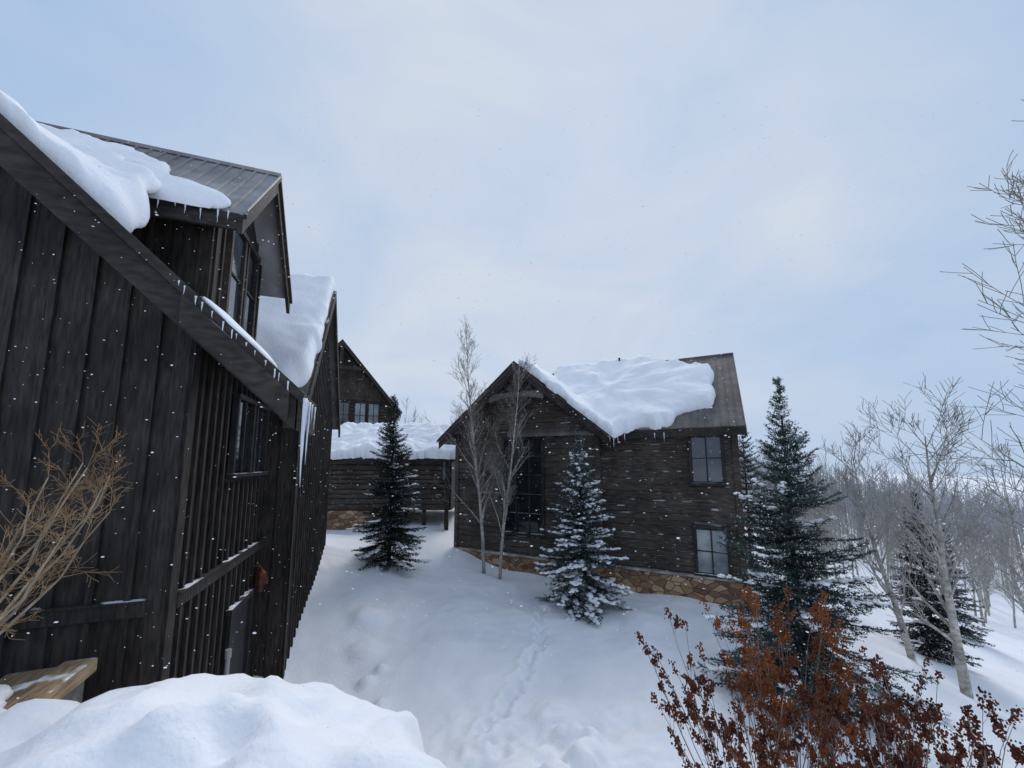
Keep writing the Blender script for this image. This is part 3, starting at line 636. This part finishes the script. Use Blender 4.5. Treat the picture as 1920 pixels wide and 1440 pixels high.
    if SB:
        S=np.array(SB); bv,bf=blobs(S[:,:3],S[:,4],S[:,5],.012+.3*S[:,5]*np.random.uniform(.6,1.2,len(S)),S[:,3],.3)
        WF=np.concatenate([WF,bf+len(WV)]); WV=np.concatenate([WV,bv])
    if len(WV): o=tri_obj('branch_snow',WV,3,M['snow'],root,WF); tag(o,kind='stuff')
    return root
spruce((5.65,8.0,gz(5.65,8)),6.3,2.15,101,'large blue-green spruce lightly dusted with snow on the slope','needleblue',snow=.25,density=1.05,dz=.2,up=.5,shape=.98,frost=.09,var=(.5,1.12))
spruce((2.1,12.1,gz(2.1,12.1)),5.2,1.55,102,'dense spruce loaded with snow before the log house','needleblue',snow=.85,dz=.15,density=1.1,shape=.78,frost=.13)
spruce((-4.15,13.4,gz(-4.15,13.4)),5.8,1.35,103,'dark spruce with snow flecks beside the dark house','needle',snow=.28,dz=.17,density=1.15,shape=.75,frost=.05)
spruce((13.4,13.0,gz(13.4,13.0)),5.2,1.15,104,'dark spruce among bare aspens on the slope','needle',snow=.12,dz=.2,nw=.012,frost=.1)
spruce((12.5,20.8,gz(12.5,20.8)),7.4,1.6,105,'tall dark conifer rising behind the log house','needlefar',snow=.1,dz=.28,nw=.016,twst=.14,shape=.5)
spruce((19,17.5,gz(19,17.5)),5.0,1.2,106,'spruce in the snowy wood, paled by painted-in haze','needlefar',snow=.3,dz=.25,nw=.014,twst=.12,frost=.15)
spruce((26,26,gz(26,26)),6.5,1.5,107,'spruce in the snowy wood, paled by painted-in haze','needlefar',snow=.3,dz=.35,nw=.02,twst=.16,frost=.15)
spruce((21,30,gz(21,30)),7.5,1.7,108,'spruce in the snowy wood, paled by painted-in haze','needlefar',snow=.3,dz=.35,nw=.02,twst=.16,frost=.15)

# ------------------------------------------------------------ shrubs
def shrub(name,base,tips,label,group,mstem,mseed,r0=.012,side=3,hl=(.05,.12),hw=.02):
    root=empty(name,base,0,label,'shrub',group); mb=MB(); hp=[]
    B=Vector(base)
    for T in tips:
        T=Vector(T)-B; s=Vector((U(-.12,.12),U(-.1,.1),0)); k=7; pts=[];rad=[]
        mid=(s+T)*.5+Vector((U(-.08,.08),U(-.08,.08),T.z*.12)); 
        for i in range(k+1):
            t=i/k; p=s*(1-t)**2+mid*2*t*(1-t)+T*t*t; p+=Vector((U(-1,1),U(-1,1),0))*.013; pts.append(p); rad.append(r0*(1-.75*t)*U(.8,1.1))
        mb.tube(pts,rad,5); hp.append((pts[-1],(pts[-1]-pts[-2]).normalized(),1))
        for c in range(side):
            t=U(.45,.93); i=min(k-1,int(t*k)); q=pts[i].lerp(pts[i+1],t*k-i); ax=(pts[i+1]-pts[i]).normalized()
            per=ax.orthogonal().normalized(); per.rotate(Matrix.Rotation(U(0,6.28),3,ax)); nd=(ax+per*U(.4,.8)+Vector((0,0,.25))).normalized()
            l=U(.1,.3)*(1.3-t); e=q+nd*l*.5+Vector((0,0,.01)); e2=e+(nd+Vector((0,0,.35))).normalized()*l*.5
            mb.tube([q,e,e2],[rad[i]*.55,rad[i]*.4,.0018],4); hp.append((e2,(e2-e).normalized(),.8))
            for c2 in range(2):
                nd2=(nd+Vector((U(-.7,.7),U(-.7,.7),U(0,.6)))).normalized(); e3=e+nd2*l*.45; mb.tube([e,e3],[.003,.0015],3); 
                if R()<.5: hp.append((e3,nd2,.6))
    mb.obj('stem',[M[mstem]],root,True)
    pos=[];sz=[]
    for p,d,k in hp:
        L=U(*hl)*k; nb=int(12+L*230)
        for i in range(nb):
            t=R(); w=hw*k*(1-.6*t)+.003; pos.append((p.x+d.x*L*(t-.3)+random.gauss(0,w),p.y+d.y*L*(t-.3)+random.gauss(0,w),p.z+d.z*L*(t-.3)+random.gauss(0,w*.6))); sz.append(U(.003,.0075))
    S=np.array(sz); bv,bf=blobs(np.array(pos),S,S*.9,S*1.1,np.random.rand(len(S))*6,.3)
    o=tri_obj('seed_heads',bv,3,M[mseed],root,bf); tag(o,kind='stuff')
    return root
random.seed(17)
def tips(n_,x,y,z): return [(U(*x),U(*y),U(*z)) for _ in range(n_)]
gl='bare reddish shrub with rusty dried seed heads in snow'
shrub('seed_head_shrub',(1.6,2.75,-2.9),[(.88,2.8,-1.2),(1.0,2.85,-1.32),(.95,2.7,-1.55),(1.12,2.9,-1.08),(1.22,2.9,-1.15),(1.3,2.8,-1.3),(1.15,2.7,-1.5),(1.05,2.75,-1.75)]+tips(14,(1.1,1.9),(2.6,3.0),(-1.85,-1.4)),gl,'shrubs','stem','seed',.006,side=4,hw=.013)
shrub('seed_head_shrub',(2.2,3.4,-3.4),tips(24,(1.65,2.8),(3.2,3.7),(-1.5,-1.14))+tips(20,(1.7,2.9),(3.1,3.5),(-1.9,-1.5)),'dense shrub full of orange-brown dried seed heads','shrubs','stem','seedo',.006,hl=(.09,.17),side=3,hw=.022)
shrub('seed_head_shrub',(2.65,3.0,-3.2),tips(20,(2.35,3.2),(2.8,3.2),(-1.85,-1.42)),gl,'shrubs','stem','seed',.006,side=4,hw=.014)
shrub('seed_head_shrub',(2.45,2.5,-2.9),tips(26,(1.9,2.95),(2.2,2.7),(-1.85,-1.4))+[(3.0,2.5,-1.5),(3.1,2.6,-1.6),(2.2,2.5,-1.25),(2.35,2.6,-1.3)],gl,'shrubs','stem','seed',.006,side=4,hw=.013)
shrub('seed_head_shrub',(1.9,2.4,-2.9),tips(30,(1.2,2.4),(2.2,2.5),(-1.9,-1.5)),gl,'shrubs','stem','seed',.0055,side=4,hl=(.02,.05),hw=.008)
random.seed(23)
root=empty('bare_shrub',(-4.5,2.95,-1.85),0,'leafless straw-coloured shrub leaning against the dark wall','shrub','shrubs'); mb=MB()
for T in [(-3.1,2.95,-.2),(-3.1,3.05,-.06),(-3.2,2.9,.0),(-3.45,3.1,-.02),(-3.1,3.0,-.40),(-3.2,2.85,-.55),(-3.6,3.0,-.12),(-3.4,2.8,-.3)]:
    T=Vector(T)-Vector((-4.5,2.95,-1.85)); pts=[];rad=[]; k=8; s=Vector((U(-.1,.1),U(-.1,.1),0)); mid=T*.5+Vector((.16,U(-.1,.1),-.18))
    for i in range(k+1):
        t=i/k; pts.append(s*(1-t)**2+mid*2*t*(1-t)+T*t*t+Vector((U(-1,1),U(-1,1),U(-1,1)))*.035); rad.append(.017*(1-.75*t))
    mb.tube(pts,rad,6,0)
    for i in range(4,k+1):
        for c in range(2):
            ax=(pts[i]-pts[i-1]).normalized(); nd=(ax+Vector((U(-.8,.8),U(-.8,.8),U(-.5,.9)))).normalized()
            grow(mb,pts[i],nd,U(.15,.32),rad[i]*.55,1,3,.1,(0,4,3),(0,.6,.6),.0018,(5,4,3,3))
a,b=split(mb)
for t,nm,mt in ((a,'stem','straw'),(b,'twigs','ochre')): t.obj(nm,[M[mt]],root,True)

# ------------------------------------------------------------ falling snow
np.random.seed(4); nf=9000
yy=1.6+12*np.random.rand(nf)**.8
pos=np.stack([yy*np.random.uniform(-1.4,1.4,nf),yy,yy*np.random.uniform(-.75,1.05,nf)],-1)
s=np.random.uniform(.0012,.0042,nf)*(.7+.05*yy); bv,bf=blobs(pos,s*2.4,s,s,np.random.normal(0,.5,nf),.3)
o=tri_obj('falling_snowflakes',bv,3,M['flake'],None,bf); tag(o,'small white snowflakes drifting through the air','snow',kind='stuff')

# ------------------------------------------------------------ light
wd=bpy.data.worlds.new('World'); bpy.context.scene.world=wd; wd.use_nodes=True; nt=wd.node_tree; L=nt.links.new
bg=nt.nodes['Background']; 
sky=N(nt,'ShaderNodeTexSky',sky_type='NISHITA'); sky.sun_disc=False; sky.sun_elevation=math.radians(43); sky.sun_rotation=math.radians(14); sky.dust_density=1
tc=N(nt,'ShaderNodeTexCoord'); mp=N(nt,'ShaderNodeMapping'); mp.inputs['Scale'].default_value=(1,1,1.8); L(tc.outputs['Generated'],mp.inputs[0])
nz=N(nt,'ShaderNodeTexNoise'); nz.inputs['Scale'].default_value=2.1; nz.inputs['Detail'].default_value=7; nz.inputs['Roughness'].default_value=.5; nz.inputs['Distortion'].default_value=.6; L(mp.outputs[0],nz.inputs['Vector'])
dp=N(nt,'ShaderNodeVectorMath',operation='DOT_PRODUCT'); L(tc.outputs['Generated'],dp.inputs[0]); dp.inputs[1].default_value=(.10,.84,.53)
lobe=N(nt,'ShaderNodeMapRange'); lobe.interpolation_type='SMOOTHSTEP'; lobe.inputs[1].default_value=.6; lobe.inputs[2].default_value=1.02; lobe.inputs[3].default_value=0; lobe.inputs[4].default_value=.35; L(dp.outputs['Value'],lobe.inputs[0])
mr=N(nt,'ShaderNodeMapRange'); mr.inputs[1].default_value=.3; mr.inputs[2].default_value=.7; mr.inputs[3].default_value=.0; mr.inputs[4].default_value=.7; L(nz.outputs['Fac'],mr.inputs[0])
ad=N(nt,'ShaderNodeMath',operation='ADD',use_clamp=True); L(mr.outputs[0],ad.inputs[0]); L(lobe.outputs[0],ad.inputs[1])
rp=N(nt,'ShaderNodeValToRGB'); rp.color_ramp.elements[0].color=(.39,.54,.77,1); rp.color_ramp.elements[1].color=(.65,.71,.80,1); L(ad.outputs[0],rp.inputs[0])
scl=N(nt,'ShaderNodeVectorMath',operation='SCALE'); L(sky.outputs[0],scl.inputs[0]); scl.inputs['Scale'].default_value=.06
mx=N(nt,'ShaderNodeMix',data_type='RGBA'); mx.inputs[0].default_value=.96; L(scl.outputs[0],mx.inputs[6]); L(rp.outputs[0],mx.inputs[7])
L(mx.outputs[2],bg.inputs[0]); bg.inputs[1].default_value=1.03
sl=bpy.data.lights.new('sun','SUN'); sl.energy=1.5; sl.angle=math.radians(25); sl.color=(1,.95,.90); so=bpy.data.objects.new('sun',sl); COL.objects.link(so)
so.rotation_euler=Vector((-.2,-.70,-.70)).to_track_quat('-Z','Y').to_euler()
cd=bpy.data.cameras.new('camera'); co=bpy.data.objects.new('camera',cd); COL.objects.link(co); cd.lens=13.5; cd.sensor_width=36; cd.shift_y=61/1920; cd.clip_end=3000; cd.clip_start=.05
co.location=(0,0,0); co.rotation_euler=(math.radians(97),0,0); bpy.context.scene.camera=co
vs=bpy.context.scene.view_settings; vs.view_transform='Standard'; vs.look='None'; vs.exposure=0
